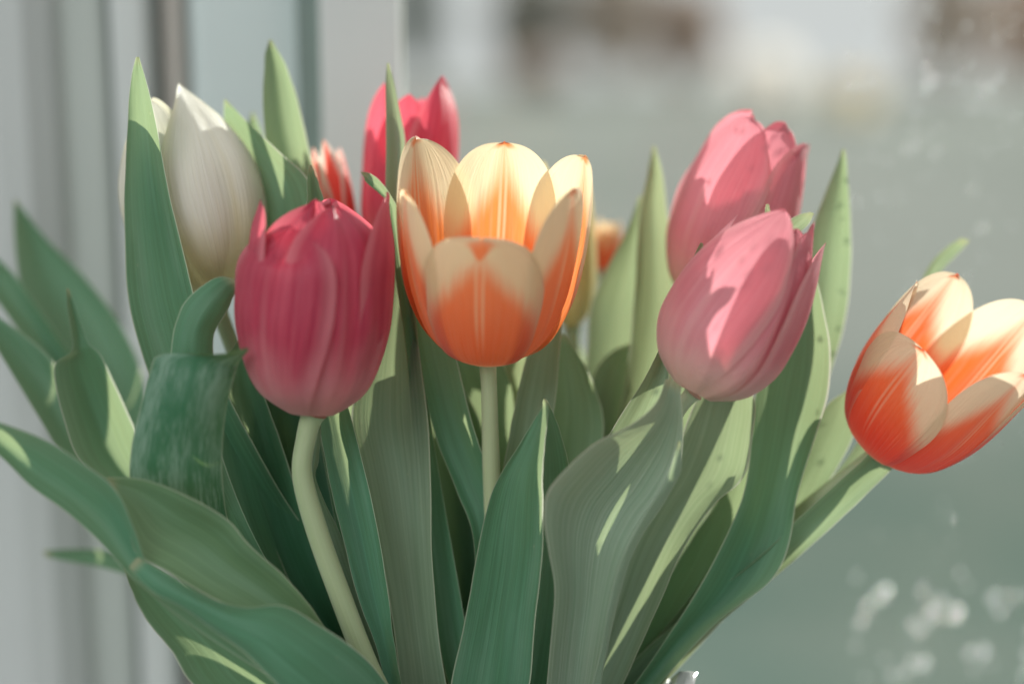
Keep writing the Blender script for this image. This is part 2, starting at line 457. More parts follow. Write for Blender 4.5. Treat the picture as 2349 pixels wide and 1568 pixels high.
def vase():
    H = VC.z - SILL
    prof = [(0.0, .62), (.04, .66), (.25, .64), (.5, .62), (.75, .72), (.92, .93), (1.0, 1.04)]
    N, Rn = 64, 40
    vs, fs = [], []
    def rad(t, th, off):
        f = cr(prof, t)[1] if False else None
        for i in range(len(prof) - 1):
            if prof[i][0] <= t <= prof[i + 1][0] + 1e-9:
                q = (t - prof[i][0]) / (prof[i + 1][0] - prof[i][0]); q = q * q * (3 - 2 * q)
                f = prof[i][1] + (prof[i + 1][1] - prof[i][1]) * q
        return VR * f * (1 + 0.018 * math.cos(16 * th) * (0.4 + t)) - off
    rows = []
    for side in (0, 1):
        rng = range(Rn + 1) if side == 0 else range(Rn, -1, -1)
        for j in rng:
            t = j / Rn
            if side == 1: t = max(t, 0.05)
            rows.append([(rad(t, 2 * math.pi * i / N, 0.003 * side), t + 0.035 * (t ** 6) * math.cos(8 * 2 * math.pi * i / N), 2 * math.pi * i / N) for i in range(N)])
    for row in rows:
        for r, t, th in row:
            vs.append(Vector((VC.x + r * math.cos(th), VC.y + r * math.sin(th), SILL + H * t)))
    for j in range(len(rows) - 1):
        for i in range(N):
            fs.append((j * N + i, j * N + (i + 1) % N, (j + 1) * N + (i + 1) % N, (j + 1) * N + i))
    fs.append(tuple(reversed(range(N))))
    fs.append(tuple(range((len(rows) - 1) * N, len(rows) * N)))
    o = build('glass_vase', vs, fs, M['vase'])
    tag(o, 'fluted clear glass vase holding the tulips, sparkling rim', 'vase')
vase()

# ------------------------------------------------------------------ tulips
class Tulip:
    pass
def stem_curve(pts, n=44):
    return [P(*cr(pts, i / n)) for i in range(n + 1)]

def make_stem(tu, pts, rad_px, col):
    cl = stem_curve(pts)
    n = len(cl); Mv = 14
    vs, fs, uv = [], [], []
    prev = None
    for i, c in enumerate(cl):
        tg = (cl[min(i + 1, n - 1)] - cl[max(i - 1, 0)]).normalized()
        a = RGT - tg * RGT.dot(tg); a.normalize()
        b = tg.cross(a)
        s = i / (n - 1)
        r = rad_px * KPX * (1.10 - 0.12 * math.sin(math.pi * min(1, s * 2.5)) + 0.03 * noise.noise(Vector((s * 6, rad_px, 0))))
        r *= 1 + 0.30 * math.exp(-(s / 0.022) ** 2)
        for j in range(Mv):
            th = 2 * math.pi * j / Mv
            vs.append(c + a * (r * math.cos(th)) + b * (r * math.sin(th)))
            uv.append((j / Mv, s))
    for i in range(n - 1):
        for j in range(Mv):
            fs.append((i * Mv + j, i * Mv + (j + 1) % Mv, (i + 1) * Mv + (j + 1) % Mv, (i + 1) * Mv + j))
    fs.append(tuple(range(Mv))); fs.append(tuple(reversed(range((n - 1) * Mv, n * Mv))))
    o = build('stem', vs, fs, M['stem'], tu.root, uv)
    o.color = (*col, 1)
    tu.cl = cl

def make_petal(tu, phi, wdt, tip, rf=1.0, flare=0.0, drift=0.0, q=0.5, vm=0.45, b=0.8, cup=0.0, rib=0.02, notch=0.0, curl=0.0, seed=0, wave=0.012, hook=0.0, ridge=0.008):
    NU, NV = 18, 30
    vs, fs, uv = [], [], []
    for j in range(NV + 1):
        s = j / NV
        v = 1 - (1 - s) ** 1.6
        if v < vm: wv = b + (1 - b) * math.sin(math.pi / 2 * v / vm)
        else: wv = max(0.0, 1 - ((v - vm) / (1 - vm)) ** 2.3) ** q
        wv = max(wv, 0.012)
        for i in range(NU + 1):
            u = -1 + 2 * i / NU
            nz = noise.noise(Vector((u * 1.4, v * 2.2, seed * 3.7)))
            n2 = noise.noise(Vector((u * 4.0, v * 3.0, seed * 9.1 + 5)))
            edge = abs(u) ** 3
            t = v * tip - notch * max(0, v - 0.8) / 0.2 * math.exp(-(u / 0.22) ** 2) * 0.25
            t += wave * n2 * (v ** 3) * 1.2
            ph = R(phi + drift * v * v + u * wdt * wv * (1 + 0.06 * n2 * v))
            r = tu.rad(t) * (rf + 0.02 * nz)
            r += tu.R * (flare * v ** 3 + cup * u * u * v - curl * max(0, v - 0.72) ** 2 * 8)
            r -= tu.R * rib * math.exp(-(u / 0.13) ** 2) * math.sin(math.pi * min(1, v * 1.1)) * (1 if rib > 0 else 1)
            r += tu.R * wave * 2.2 * n2 * edge * v
            r += tu.R * hook * edge * v ** 2 * (1 if u > 0 else 0.4)
            r += tu.R * ridge * math.cos(9.4 * u + seed) * math.sin(math.pi * min(1, v * 1.05)) * (1 + 0.8 * nz)
            r = max(r, 0.0004)
            vs.append(tu.B + tu.A * (t * tu.L) + (tu.F * math.cos(ph) + tu.Sd * math.sin(ph)) * r)
            uv.append((i / NU, v))
    W = NU + 1
    for j in range(NV):
        for i in range(NU):
            fs.append((j * W + i, j * W + i + 1, (j + 1) * W + i + 1, (j + 1) * W + i))
    o = build('petal', vs, fs, tu.mat, tu.root, uv)
    md = o.modifiers.new('smooth', 'SUBSURF'); md.levels = 1; md.render_levels = 1
    return o

DEFPROF = [(0.0, .22), (.05, .52), (.12, .74), (.25, .91), (.45, 1.0), (.65, .99), (.85, .90), (1.0, .76), (1.2, .58), (1.5, .4)]
def tulip(mat, base, top, rpx, stem, srad, petals, label, prof=None, scol=(1, 1, 1), cat='tulip'):
    tu = Tulip()
    tu.B = P(*base); T = P(*top)
    tu.A = (T - tu.B).normalized(); tu.L = (T - tu.B).length
    back = -FWD
    tu.F = (back - tu.A * back.dot(tu.A)).normalized()
    tu.Sd = tu.A.cross(tu.F) * -1
    if tu.Sd.dot(RGT) < 0: tu.Sd = -tu.Sd
    tu.R = rpx * KPX
    pr = prof or DEFPROF
    def rad(t):
        t = max(0, t)
        for i in range(len(pr) - 1):
            if t <= pr[i + 1][0] or i == len(pr) - 2:
                a, b = pr[i], pr[i + 1]
                # smooth catmull on non-uniform knots
                m1 = (pr[i + 1][1] - pr[i - 1][1]) / (pr[i + 1][0] - pr[i - 1][0]) if i > 0 else (b[1] - a[1]) / (b[0] - a[0])
                m2 = (pr[i + 2][1] - a[1]) / (pr[i + 2][0] - a[0]) if i + 2 < len(pr) else (b[1] - a[1]) / (b[0] - a[0])
                h = b[0] - a[0]; x = (t - a[0]) / h
                return tu.R * ((2*x**3-3*x**2+1)*a[1] + (x**3-2*x**2+x)*h*m1 + (-2*x**3+3*x**2)*b[1] + (x**3-x**2)*h*m2)
    tu.rad = rad
    tu.mat = mat
    pts = [base] + stem
    tu.root = empty('tulip', P(*pts[-1]))
    tag(tu.root, label, cat, 'cut tulips in the vase')
    # the stem starts a little inside the flower
    make_stem(tu, pts, srad, scol)
    for i, p in enumerate(petals):
        make_petal(tu, seed=i + int(base[0]), **p)
    return tu

VB = lambda dx, d=1.0: (1130 + dx, 2120, d)
T = {}
T['white'] = tulip(M['white'], (494, 668, 2.8), (378, 220, 3.0), 172,
    [(520, 760, 3), (640, 1050, 3), (820, 1400, 2.5), (990, 1700, 2), VB(-60)], 20,
    [dict(phi=44, wdt=56, tip=1.02, rf=1.03, q=.8, vm=.42, drift=4, curl=-.05, rib=.03), dict(phi=-62, wdt=56, tip=.93, rf=1.0, q=.6, drift=18, cup=-.05),
     dict(phi=-14, wdt=52, tip=.96, rf=.98, q=.5, drift=-4, wave=.03), dict(phi=110, wdt=52, tip=.93, rf=.97, q=.7, drift=-10),
     dict(phi=170, wdt=55, tip=.92, rf=.95, q=.6), dict(phi=-125, wdt=52, tip=.9, rf=.98, q=.6)],
    'cream white tulip with pointed closed petals half behind a broad upright leaf',
    [(0, .25), (.05, .5), (.12, .72), (.25, .92), (.42, 1.0), (.6, .95), (.8, .72), (.92, .5), (1.0, .36), (1.2, .2)], (1, 1, .95))
T['pink'] = tulip(M['pink'], (717, 948, -1.0), (742, 462, -1.4), 170,
    [(703, 1000, -.9), (693, 1085, -.8), (722, 1200, -.6), (775, 1350, -.3), (850, 1540, 0), (960, 1760, .5), VB(-40)], 23,
    [dict(phi=-36, wdt=52, tip=.86, rf=1.06, q=.36, vm=.62, drift=8, notch=.5, rib=.05, b=.72, curl=.5, wave=.03, ridge=.014, cup=.03),
     dict(phi=26, wdt=46, tip=.97, rf=.99, q=.36, vm=.62, rib=-.04, drift=0, curl=.55, ridge=.022, wave=.03),
     dict(phi=92, wdt=52, tip=1.06, rf=.97, q=.62, vm=.55, drift=-6, flare=.10, cup=.03, ridge=.012),
     dict(phi=-88, wdt=44, tip=.98, rf=.98, q=.42, vm=.6, drift=12, curl=-.05, wave=.05, rib=.08, notch=.4),
     dict(phi=170, wdt=60, tip=1.01, rf=.93, q=.42, vm=.6, curl=.6, wave=.06), dict(phi=-14, wdt=40, tip=1.0, rf=.90, q=.4, vm=.6, curl=.7, wave=.07, ridge=.03)],
    'deep pink closed tulip on a bent pale stem, touched by a waxy leaf tip',
    [(0, .30), (.04, .5), (.09, .68), (.2, .85), (.4, .99), (.6, 1.0), (.8, .95), (.95, .83), (1.06, .74), (1.3, .5)], (1.1, 1.1, 1.0))
T['orange'] = tulip(M['orange'], (1118, 824, 0.6), (1131, 425, -1.3), 208,
    [(1122, 900, .8), (1126, 1050, 1.2), (1132, 1250, 1.4), (1134, 1600, 1.2), VB(4)], 19,
    [dict(phi=-5, wdt=46, tip=.85, rf=1.04, q=.40, vm=.58, notch=.45, rib=.02, b=.98, cup=-.10, wave=.02),
     dict(phi=58, wdt=34, tip=1.06, rf=.97, q=.46, vm=.55, rib=.05, b=1.0, wave=.03, drift=3),
     dict(phi=-66, wdt=34, tip=1.0, rf=.98, q=.5, vm=.55, rib=.05, b=1.0, wave=.03, drift=-3),
     dict(phi=174, wdt=42, tip=1.12, rf=.96, q=.42, vm=.55, rib=.025, notch=-.05, wave=.02),
     dict(phi=-124, wdt=46, tip=1.18, rf=1.03, q=.52, vm=.5, rib=.05, drift=4, wave=.025),
     dict(phi=112, wdt=44, tip=1.13, rf=1.07, q=.46, vm=.5, rib=.05, wave=.025)],
    'wide open cream and orange cup tulip on a straight pale stem',
    [(0, .22), (.04, .42), (.09, .56), (.2, .72), (.4, .88), (.6, .96), (.8, 1.0), (1.0, 1.0), (1.2, .98), (1.4, .95)], (1.25, 1.2, 1.1))
T['rose_back'] = tulip(M['rose'], (925, 640, 5.0), (952, 195, 5.0), 118,
    [(935, 750, 5), (985, 1000, 4.5), (1050, 1300, 3.5), (1090, 1650, 2.2), VB(-20)], 19,
    [dict(phi=-55, wdt=52, tip=.98, rf=1.02, q=.65, drift=6), dict(phi=42, wdt=50, tip=1.03, rf=1.02, q=.75, drift=8, flare=.05),
     dict(phi=-5, wdt=45, tip=.92, rf=.95, q=.6), dict(phi=100, wdt=50, tip=.97, rf=1.0, q=.7),
     dict(phi=170, wdt=52, tip=.96, rf=.97, q=.6), dict(phi=-120, wdt=50, tip=.95, rf=.97, q=.6)],
    'tall rose pink tulip with a narrow leaf crossing it behind the orange cup',
    [(0, .3), (.05, .55), (.12, .75), (.3, .97), (.5, 1.0), (.7, 1.0), (.85, .92), (1.0, .74), (1.2, .5)])
T['veiled_back'] = tulip(M['veiled_pink'], (1612, 700, 4.0), (1752, 312, 4.0), 148,
    [(1580, 790, 4), (1500, 1000, 3.6), (1380, 1300, 3), (1240, 1650, 2), VB(30)], 20,
    [dict(phi=-48, wdt=58, tip=1.04, rf=1.02, q=.42, vm=.6, drift=16, wave=.09), dict(phi=14, wdt=50, tip=1.03, rf=.97, q=.36, vm=.62, drift=4, wave=.10),
     dict(phi=64, wdt=56, tip=1.0, rf=1.03, q=.38, vm=.62, drift=4, wave=.10), dict(phi=125, wdt=54, tip=.97, rf=.97, q=.4, vm=.6, wave=.09),
     dict(phi=180, wdt=54, tip=.97, rf=.97, q=.4, vm=.6, wave=.09), dict(phi=-120, wdt=54, tip=.97, rf=.97, q=.4, vm=.6, wave=.09)],
    'veil-paled pink tulip with ragged petal tips rising behind another pale pink one',
    [(0, .3), (.05, .55), (.12, .74), (.3, .96), (.45, 1.0), (.65, .98), (.85, .86), (1.0, .74), (1.2, .5)])
T['veiled_front'] = tulip(M['veiled_pink'], (1590, 900, -.8), (1788, 520, -.9), 152,
    [(1560, 935, -.6), (1530, 985, 0), (1470, 1080, .6), (1400, 1300, 1.5), (1270, 1600, 1.5), VB(50)], 17,
    [dict(phi=-38, wdt=54, tip=1.06, rf=1.03, q=.6, vm=.45, drift=28, rib=.03, wave=.03, ridge=.014),
     dict(phi=30, wdt=40, tip=1.0, rf=.99, q=.40, vm=.6, drift=-4, rib=-.05, curl=.2, wave=.05, ridge=.02),
     dict(phi=82, wdt=48, tip=1.03, rf=1.02, q=.44, vm=.58, drift=2, flare=.13, rib=.10, wave=.02, ridge=.016),
     dict(phi=-100, wdt=46, tip=.95, rf=.95, q=.6, drift=10), dict(phi=62, wdt=36, tip=1.05, rf=.93, q=.42, vm=.6, wave=.06, drift=-10),
     dict(phi=-160, wdt=54, tip=.95, rf=.95, q=.5, curl=.2, wave=.06)],
    'veil-paled pink tulip with a curled-back side petal leaning over a broad silvery leaf',
    [(0, .28), (.05, .56), (.12, .77), (.27, .97), (.42, 1.0), (.6, .96), (.8, .82), (.95, .66), (1.05, .55), (1.3, .35)])
T['red'] = tulip(M['red_flame'], (2010, 1040, 2.2), (2226, 778, .2), 178,
    [(1950, 1085, 2.4), (1850, 1165, 2.9), (1700, 1290, 3.4), (1500, 1450, 3), (1300, 1660, 1.5), VB(70)], 19,
    [dict(phi=-36, wdt=46, tip=.90, rf=1.03, q=.44, vm=.52, rib=.02, b=.95, wave=.02),
     dict(phi=38, wdt=36, tip=1.12, rf=.98, q=.46, vm=.55, flare=.06, rib=.05, wave=.025, b=.95),
     dict(phi=84, wdt=30, tip=1.5, rf=1.0, q=.55, vm=.5, flare=.32, rib=.05, wave=.02, b=1.0),
     dict(phi=-98, wdt=42, tip=1.10, rf=1.02, q=.5, vm=.5, rib=.04, wave=.025),
     dict(phi=-152, wdt=44, tip=1.18, rf=1.02, q=.48, rib=.04, wave=.025, flare=.04),
     dict(phi=142, wdt=44, tip=1.30, rf=1.02, q=.48, rib=.04, wave=.025, flare=.08)],
    'open red and cream tulip leaning out on its own beside the window pane',
    [(0, .2), (.04, .42), (.1, .62), (.2, .78), (.4, .94), (.6, 1.0), (.8, 1.0), (1.0, .98), (1.2, .95), (1.4, .9)], (1.1, 1.1, 1))
T['striped'] = tulip(M['stripe'], (800, 620, 5.0), (745, 330, 5.0), 46,
    [(800, 760, 5), (880, 1000, 4), (980, 1300, 3), (1070, 1650, 2), VB(-35)], 18,
    [dict(phi=15, wdt=50, tip=1.02, rf=1.0, q=.7, drift=-10), dict(phi=75, wdt=50, tip=.95, rf=1.03, q=.7), dict(phi=-50, wdt=50, tip=.98, rf=1.0, q=.7),
     dict(phi=135, wdt=50, tip=.95, q=.7), dict(phi=-165, wdt=50, tip=.95, q=.7), dict(phi=-110, wdt=50, tip=.95, q=.7)],
    'slim red and white striped tulip peeking out behind the deep pink one')
T['yellow'] = tulip(M['yellow'], (1312, 750, 7.0), (1288, 372, 7.0), 76,
    [(1315, 850, 7), (1300, 1050, 6), (1260, 1300, 4.5), (1190, 1650, 3), VB(25)], 18,
    [dict(phi=0, wdt=50, tip=.95, q=.6), dict(phi=60, wdt=50, tip=1.0, q=.6, rf=1.03), dict(phi=-60, wdt=50, tip=1.0, q=.6, rf=1.03),
     dict(phi=120, wdt=50, tip=1.0, q=.6), dict(phi=180, wdt=50, tip=.95, q=.6), dict(phi=-120, wdt=50, tip=1.0, q=.6)],
    'pale yellow tulip mostly hidden behind the orange and cream cup')
T['cream'] = tulip(M['orange'], (1384, 625, 10.0), (1398, 505, 10.0), 40,
    [(1375, 740, 10), (1345, 950, 8.5), (1280, 1250, 6), (1200, 1650, 3.5), VB(15, 1.6)], 15,
    [dict(phi=0, wdt=52, tip=.95, q=.5), dict(phi=60, wdt=50, tip=1.0, q=.5, rf=1.03), dict(phi=-60, wdt=50, tip=1.0, q=.5, rf=1.03),
     dict(phi=120, wdt=50, tip=1.0, q=.5), dict(phi=180, wdt=50, tip=.95, q=.5), dict(phi=-120, wdt=50, tip=1.0, q=.5)],
    'small blurred cream and peach tulip at the back near the pane')

# ------------------------------------------------------------------ leaves (each grows from its tulip's stem)
LC = {'mid': (0.058, 0.20, 0.112), 'dark': (0.026, 0.145, 0.074), 'deep': (0.02, 0.11, 0.06), 'pale': (0.15, 0.27, 0.16), 'blue': (0.068, 0.23, 0.14), 'veiled_sage': (0.18, 0.26, 0.18), 'veiled_silver': (0.24, 0.32, 0.25), 'veiled_olive': (0.22, 0.25, 0.15), 'warm': (0.12, 0.235, 0.12)}  # the three greyest greens are paled: flare veil put into the leaf colour
_ln = [0]
def leaf(owner, col, st, fold=0.0, mat='leaf', wave=0.05, base=True, NV=44, NU=14):
    """st: stations tip to base, (left_x, left_y, right_x, right_y, depth_cm, tilt_cm, curve_cm)"""
    tu = T[owner]
    _ln[0] += 1
    sd = _ln[0]
    st = [tuple(s) for s in st]
    stv = [tuple(float(x) for x in s) for s in st]
    pts3 = []
    rows = []
    n = NV
    for j in range(n + 1):
        rows.append(cr(stv, j / n))
    vs, fs, uv = [], [], []
    acc = 0; pm = None; lens = []
    for rw in rows:
        m = ((rw[0] + rw[2]) / 2, (rw[1] + rw[3]) / 2)
        if pm: acc += math.hypot(m[0] - pm[0], m[1] - pm[1])
        lens.append(acc); pm = m
    for j, (lx, ly, rx, ry, d, ti, cu) in enumerate(rows):
        s = j / n
        for i in range(NU + 1):
            u = -1 + 2 * i / NU
            a = (u + 1) / 2
            prof = (1 - abs(u)) * fold + (1 - u * u) * (1 - fold)
            dd = d + ti * u + cu * prof + wave * noise.noise(Vector((u * 2.5, s * 5, sd * 4.3))) * (0.4 + abs(u))
            jx = 2.0 * noise.noise(Vector((s * 16, sd * 2.1, u))) * abs(u) ** 3
            vs.append(P(lx + (rx - lx) * a + jx, ly + (ry - ly) * a, dd))
            uv.append((i / NU, lens[j] / 1000.0))
    if base:
        # run the sheath in to the stem below the picture
        i0 = min(range(len(tu.cl)), key=lambda i: abs((tu.cl[i] - P(1130, 1860, 1)).dot(UPV)))
        q = tu.cl[i0]
        last = vs[-(NU + 1):]
        mid = last[NU // 2]
        for e in range(1, 9):
            s = e / 8.0
            h = s * s * (3 - 2 * s)
            for i in range(NU + 1):
                off = (last[i] - mid) * (1 - 0.86 * h)
                vs.append(mid.lerp(q, s) + off)
                uv.append((i / NU, lens[-1] / 1000.0 + 0.05 * e))
        n += 8
    W = NU + 1
    for j in range(n):
        for i in range(NU):
            fs.append((j * W + i, j * W + i + 1, (j + 1) * W + i + 1, (j + 1) * W + i))
    o = build('leaf', vs, fs, M[mat], tu.root, uv)
    o.color = (*LC[col], 1)
    md = o.modifiers.new('smooth', 'SUBSURF'); md.levels = 1; md.render_levels = 1
    return o

# A: broad upright leaf in front of the white tulip
leaf('white', 'mid', [(312, 131, 319, 131, .4, 0, 0), (299, 190, 341, 205, .4, -.1, .1), (291, 310, 362, 300, .4, -.2, .25), (285, 450, 388, 440, .4, -.2, .35), (288, 610, 424, 590, .5, -.2, .4), (302, 730, 462, 740, .6, -.2, .4), (350, 880, 520, 900, .8, -.1, .4), (450, 1100, 640, 1120, 1.2, 0, .4), (640, 1350, 790, 1350, 1.4, 0, .3), (860, 1640, 960, 1640, 1.4, 0, .2)])
# B: tall leaf with thick lit edge
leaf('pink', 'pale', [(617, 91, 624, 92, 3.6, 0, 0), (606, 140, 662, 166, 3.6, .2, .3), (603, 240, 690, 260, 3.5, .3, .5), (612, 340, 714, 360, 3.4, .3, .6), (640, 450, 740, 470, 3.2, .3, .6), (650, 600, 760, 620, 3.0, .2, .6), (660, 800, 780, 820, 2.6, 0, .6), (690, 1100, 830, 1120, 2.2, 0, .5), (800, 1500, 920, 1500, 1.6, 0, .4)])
leaf('striped', 'mid', [(514, 228, 519, 229, 3.4, 0, 0), (513, 275, 566, 278, 3.2, -.3, .1), (516, 340, 640, 348, 2.9, -.8, .1), (535, 440, 712, 420, 2.6, -1.0, .1), (555, 560, 735, 540, 2.5, -1.0, .1), (560, 700, 745, 700, 2.3, -.7, .1), (580, 900, 760, 900, 2.0, .2, .6), (640, 1200, 820, 1200, 1.8, 0, .5), (800, 1550, 930, 1550, 1.6, 0, .4)])
leaf('striped', 'dark', [(576, 258, 582, 258, 5.5, 0, 0), (568, 300, 600, 300, 5.5, 0, .2), (570, 400, 640, 400, 5.2, 0, .3), (620, 700, 720, 700, 4.6, 0, .3), (760, 1200, 860, 1200, 3.6, 0, .3)])
leaf('pink', 'mid', [(709, 378, 715, 378, .8, 0, 0), (704, 420, 728, 412, .8, .1, .2), (702, 470, 744, 462, .8, .1, .3), (690, 560, 760, 560, 1.0, .1, .3), (700, 800, 790, 800, 1.2, 0, .3), (760, 1150, 850, 1150, 1.2, 0, .3), (840, 1550, 930, 1550, 1.2, 0, .3)])
# E: long narrow leaf through the middle, broad below
leaf('rose_back', 'veiled_sage', [(887, 145, 893, 145, 2.2, 0, 0), (884, 205, 910, 215, 2.2, .1, .1), (886, 320, 930, 330, 2.1, .2, .2), (882, 450, 925, 450, 1.9, .2, .3), (885, 560, 930, 560, 1.7, .2, .35), (870, 690, 948, 680, 1.4, .2, .4), (830, 840, 965, 830, 1.1, .1, .5), (805, 960, 982, 960, .9, 0, .5), (835, 1090, 988, 1090, .8, 0, .5), (872, 1260, 991, 1260, .7, 0, .45), (905, 1450, 1005, 1450, .7, 0, .4), (925, 1640, 1035, 1640, .8, 0, .3)])
leaf('orange', 'mid', [(826, 394, 832, 402, 1.0, 0, 0), (850, 398, 842, 420, 1.0, 0, .1), (880, 424, 868, 442, 1.0, .1, .1), (905, 462, 892, 470, 1.0, .1, .1), (918, 500, 895, 510, 1.1, .1, .15), (932, 600, 905, 610, 1.1, 0, .15), (960, 800, 930, 800, 1.3, 0, .2), (1010, 1100, 960, 1100, 1.4, 0, .2), (1080, 1500, 1010, 1500, 1.3, 0, .2)])
# G: blade left of the straight stem
leaf('orange', 'mid', [(930, 600, 960, 590, 1.6, 0, 0), (940, 710, 1010, 700, 1.6, -.1, .2), (950, 800, 1046, 818, 1.5, -.1, .3), (975, 910, 1070, 920, 1.4, -.1, .35), (1003, 1015, 1096, 1012, 1.3, -.1, .35), (1045, 1120, 1126, 1095, 1.2, -.1, .3), (1086, 1240, 1150, 1200, 1.1, 0, .2), (1100, 1500, 1160, 1500, 1.1, 0, .2)])
leaf('rose_back', 'deep', [(960, 800, 1000, 790, 3.0, 0, 0), (955, 950, 1090, 940, 2.9, 0, .3), (960, 1100, 1130, 1090, 2.7, 0, .4), (975, 1300, 1150, 1300, 2.5, 0, .4), (1000, 1600, 1140, 1600, 2.2, 0, .4)])
leaf('rose_back', 'dark', [(1040, 760, 1060, 750, 3.6, 0, 0), (1030, 900, 1190, 880, 3.5, 0, .3), (1040, 1050, 1210, 1050, 3.4, 0, .4), (1060, 1300, 1200, 1300, 3.0, 0, .4), (1080, 1600, 1190, 1600, 2.5, 0, .4)])
# I: blade right of the straight stem
leaf('yellow', 'veiled_sage', [(1262, 640, 1290, 635, 2.2, 0, 0), (1235, 730, 1292, 715, 2.1, .1, .2), (1213, 800, 1284, 800, 2.0, .1, .3), (1187, 900, 1276, 900, 1.8, .1, .3), (1168, 1000, 1262, 990, 1.6, .1, .3), (1150, 1110, 1240, 1110, 1.5, 0, .3), (1130, 1350, 1220, 1350, 1.4, 0, .3), (1110, 1620, 1180, 1620, 1.4, 0, .2)])
leaf('yellow', 'veiled_olive', [(1168, 760, 1178, 755, 3.0, 0, 0), (1156, 830, 1215, 810, 3.0, 0, .3), (1170, 880, 1205, 880, 3.0, 0, .3), (1180, 960, 1230, 960, 3.0, 0, .3), (1170, 1250, 1230, 1250, 2.8, 0, .3)])
# J: folded front leaf with a pale rim
leaf('orange', 'mid', [(1247, 914, 1252, 915, -.9, 0, 0), (1236, 945, 1258, 935, -.9, -.3, .1), (1190, 1020, 1250, 1015, -.9, -.4, .3), (1138, 1105, 1245, 1080, -.9, -.4, .4), (1108, 1200, 1246, 1160, -.8, -.3, .45), (1088, 1300, 1245, 1270, -.7, -.2, .45), (1064, 1430, 1228, 1420, -.5, -.1, .4), (1032, 1580, 1214, 1580, -.2, 0, .3), (1040, 1680, 1180, 1680, .2, 0, .3)])
leaf('orange', 'mid', [(1248, 915, 1253, 915, -.6, 0, 0), (1246, 945, 1268, 945, -.4, .2, .1), (1243, 1000, 1288, 1000, -.2, .3, .15), (1240, 1070, 1306, 1070, 0, .3, .2), (1236, 1200, 1318, 1200, .3, .2, .2), (1220, 1400, 1310, 1400, .6, .1, .2), (1190, 1620, 1270, 1620, .8, 0, .2)])
# K: broad silvery front leaf under the veil-paled pink tulip
leaf('veiled_front', 'veiled_silver', [(1528, 868, 1558, 880, -1.6, 0, 0), (1500, 930, 1566, 945, -1.7, .3, .3), (1440, 978, 1567, 1010, -1.8, .5, .6), (1365, 1015, 1562, 1070, -1.9, .6, .8), (1298, 1075, 1530, 1140, -2.0, .6, .9), (1255, 1130, 1485, 1200, -2.0, .5, .9), (1247, 1190, 1448, 1265, -1.9, .4, .8), (1258, 1265, 1422, 1330, -1.7, .3, .7), (1272, 1345, 1400, 1410, -1.4, .2, .6), (1264, 1450, 1385, 1490, -1.0, .1, .5), (1254, 1580, 1368, 1590, -.4, 0, .4)], fold=.2)
leaf('veiled_front', 'veiled_silver', [(1556, 1010, 1562, 1014, -2.05, 0, 0), (1536, 1080, 1562, 1074, -2.0, .1, -.1), (1490, 1160, 1530, 1144, -2.0, .15, -.12), (1440, 1250, 1478, 1222, -1.95, .15, -.12), (1412, 1320, 1440, 1300, -1.8, .1, -.1), (1392, 1410, 1412, 1400, -1.5, .1, -.1), (1376, 1500, 1392, 1500, -1.0, .05, -.05), (1350, 1600, 1372, 1600, -.5, 0, 0)])
# O: blade to the left of the veil-paled pink tulip
leaf('veiled_front', 'veiled_sage', [(1607, 556, 1613, 558, -.2, 0, 0), (1590, 590, 1612, 590, -.2, .1, .1), (1562, 660, 1594, 665, -.2, .1, .2), (1535, 730, 1562, 740, -.1, .1, .2), (1512, 800, 1540, 810, 0, .1, .25), (1465, 890, 1530, 890, .1, .1, .3), (1400, 990, 1500, 990, .2, .1, .3), (1345, 1110, 1460, 1110, .5, 0, .3), (1290, 1320, 1400, 1320, .8, 0, .3), (1220, 1600, 1310, 1600, 1.0, 0, .3)])
# P: tall blurred leaf left of the back pink tulip
leaf('veiled_back', 'veiled_olive', [(1497, 335, 1503, 335, 5.2, 0, 0), (1484, 400, 1520, 400, 5.2, .1, .2), (1468, 480, 1530, 480, 5.2, .1, .3), (1460, 600, 1545, 600, 5.0, .1, .4), (1450, 740, 1550, 740, 4.8, .1, .4), (1430, 900, 1530, 900, 4.5, 0, .4), (1370, 1150, 1470, 1150, 4.0, 0, .4), (1250, 1580, 1350, 1580, 2.5, 0, .3)])
leaf('veiled_back', 'veiled_sage', [(1466, 450, 1474, 450, 6.0, 0, 0), (1436, 530, 1480, 520, 6.0, .1, .3), (1395, 610, 1490, 610, 5.9, .1, .4), (1355, 700, 1490, 700, 5.8, .1, .5), (1345, 820, 1480, 820, 5.5, 0, .5), (1330, 1000, 1450, 1000, 5.0, 0, .5), (1270, 1350, 1380, 1350, 4.0, 0, .4), (1200, 1620, 1290, 1620, 3, 0, .3)])
# Q: small sunlit leaf
leaf('yellow', 'pale', [(1288, 764, 1294, 766, 3.0, 0, 0), (1278, 800, 1322, 805, 3.0, .1, .2), (1268, 870, 1358, 870, 2.9, .1, .3), (1262, 940, 1382, 945, 2.8, .1, .35), (1250, 1010, 1384, 1010, 2.7, .1, .4), (1240, 1090, 1372, 1090, 2.6, 0, .4), (1220, 1250, 1340, 1250, 2.4, 0, .4), (1180, 1580, 1280, 1580, 2, 0, .3)])
leaf('cream', 'veiled_sage', [(1450, 786, 1458, 790, 5.0, 0, 0), (1405, 805, 1466, 820, 5.0, .1, .2), (1365, 850, 1462, 880, 4.9, .1, .3), (1350, 920, 1445, 960, 4.8, .1, .4), (1330, 1050, 1420, 1080, 4.5, 0, .4), (1260, 1350, 1350, 1350, 3.6, 0, .3), (1200, 1620, 1280, 1620, 3, 0, .3)])
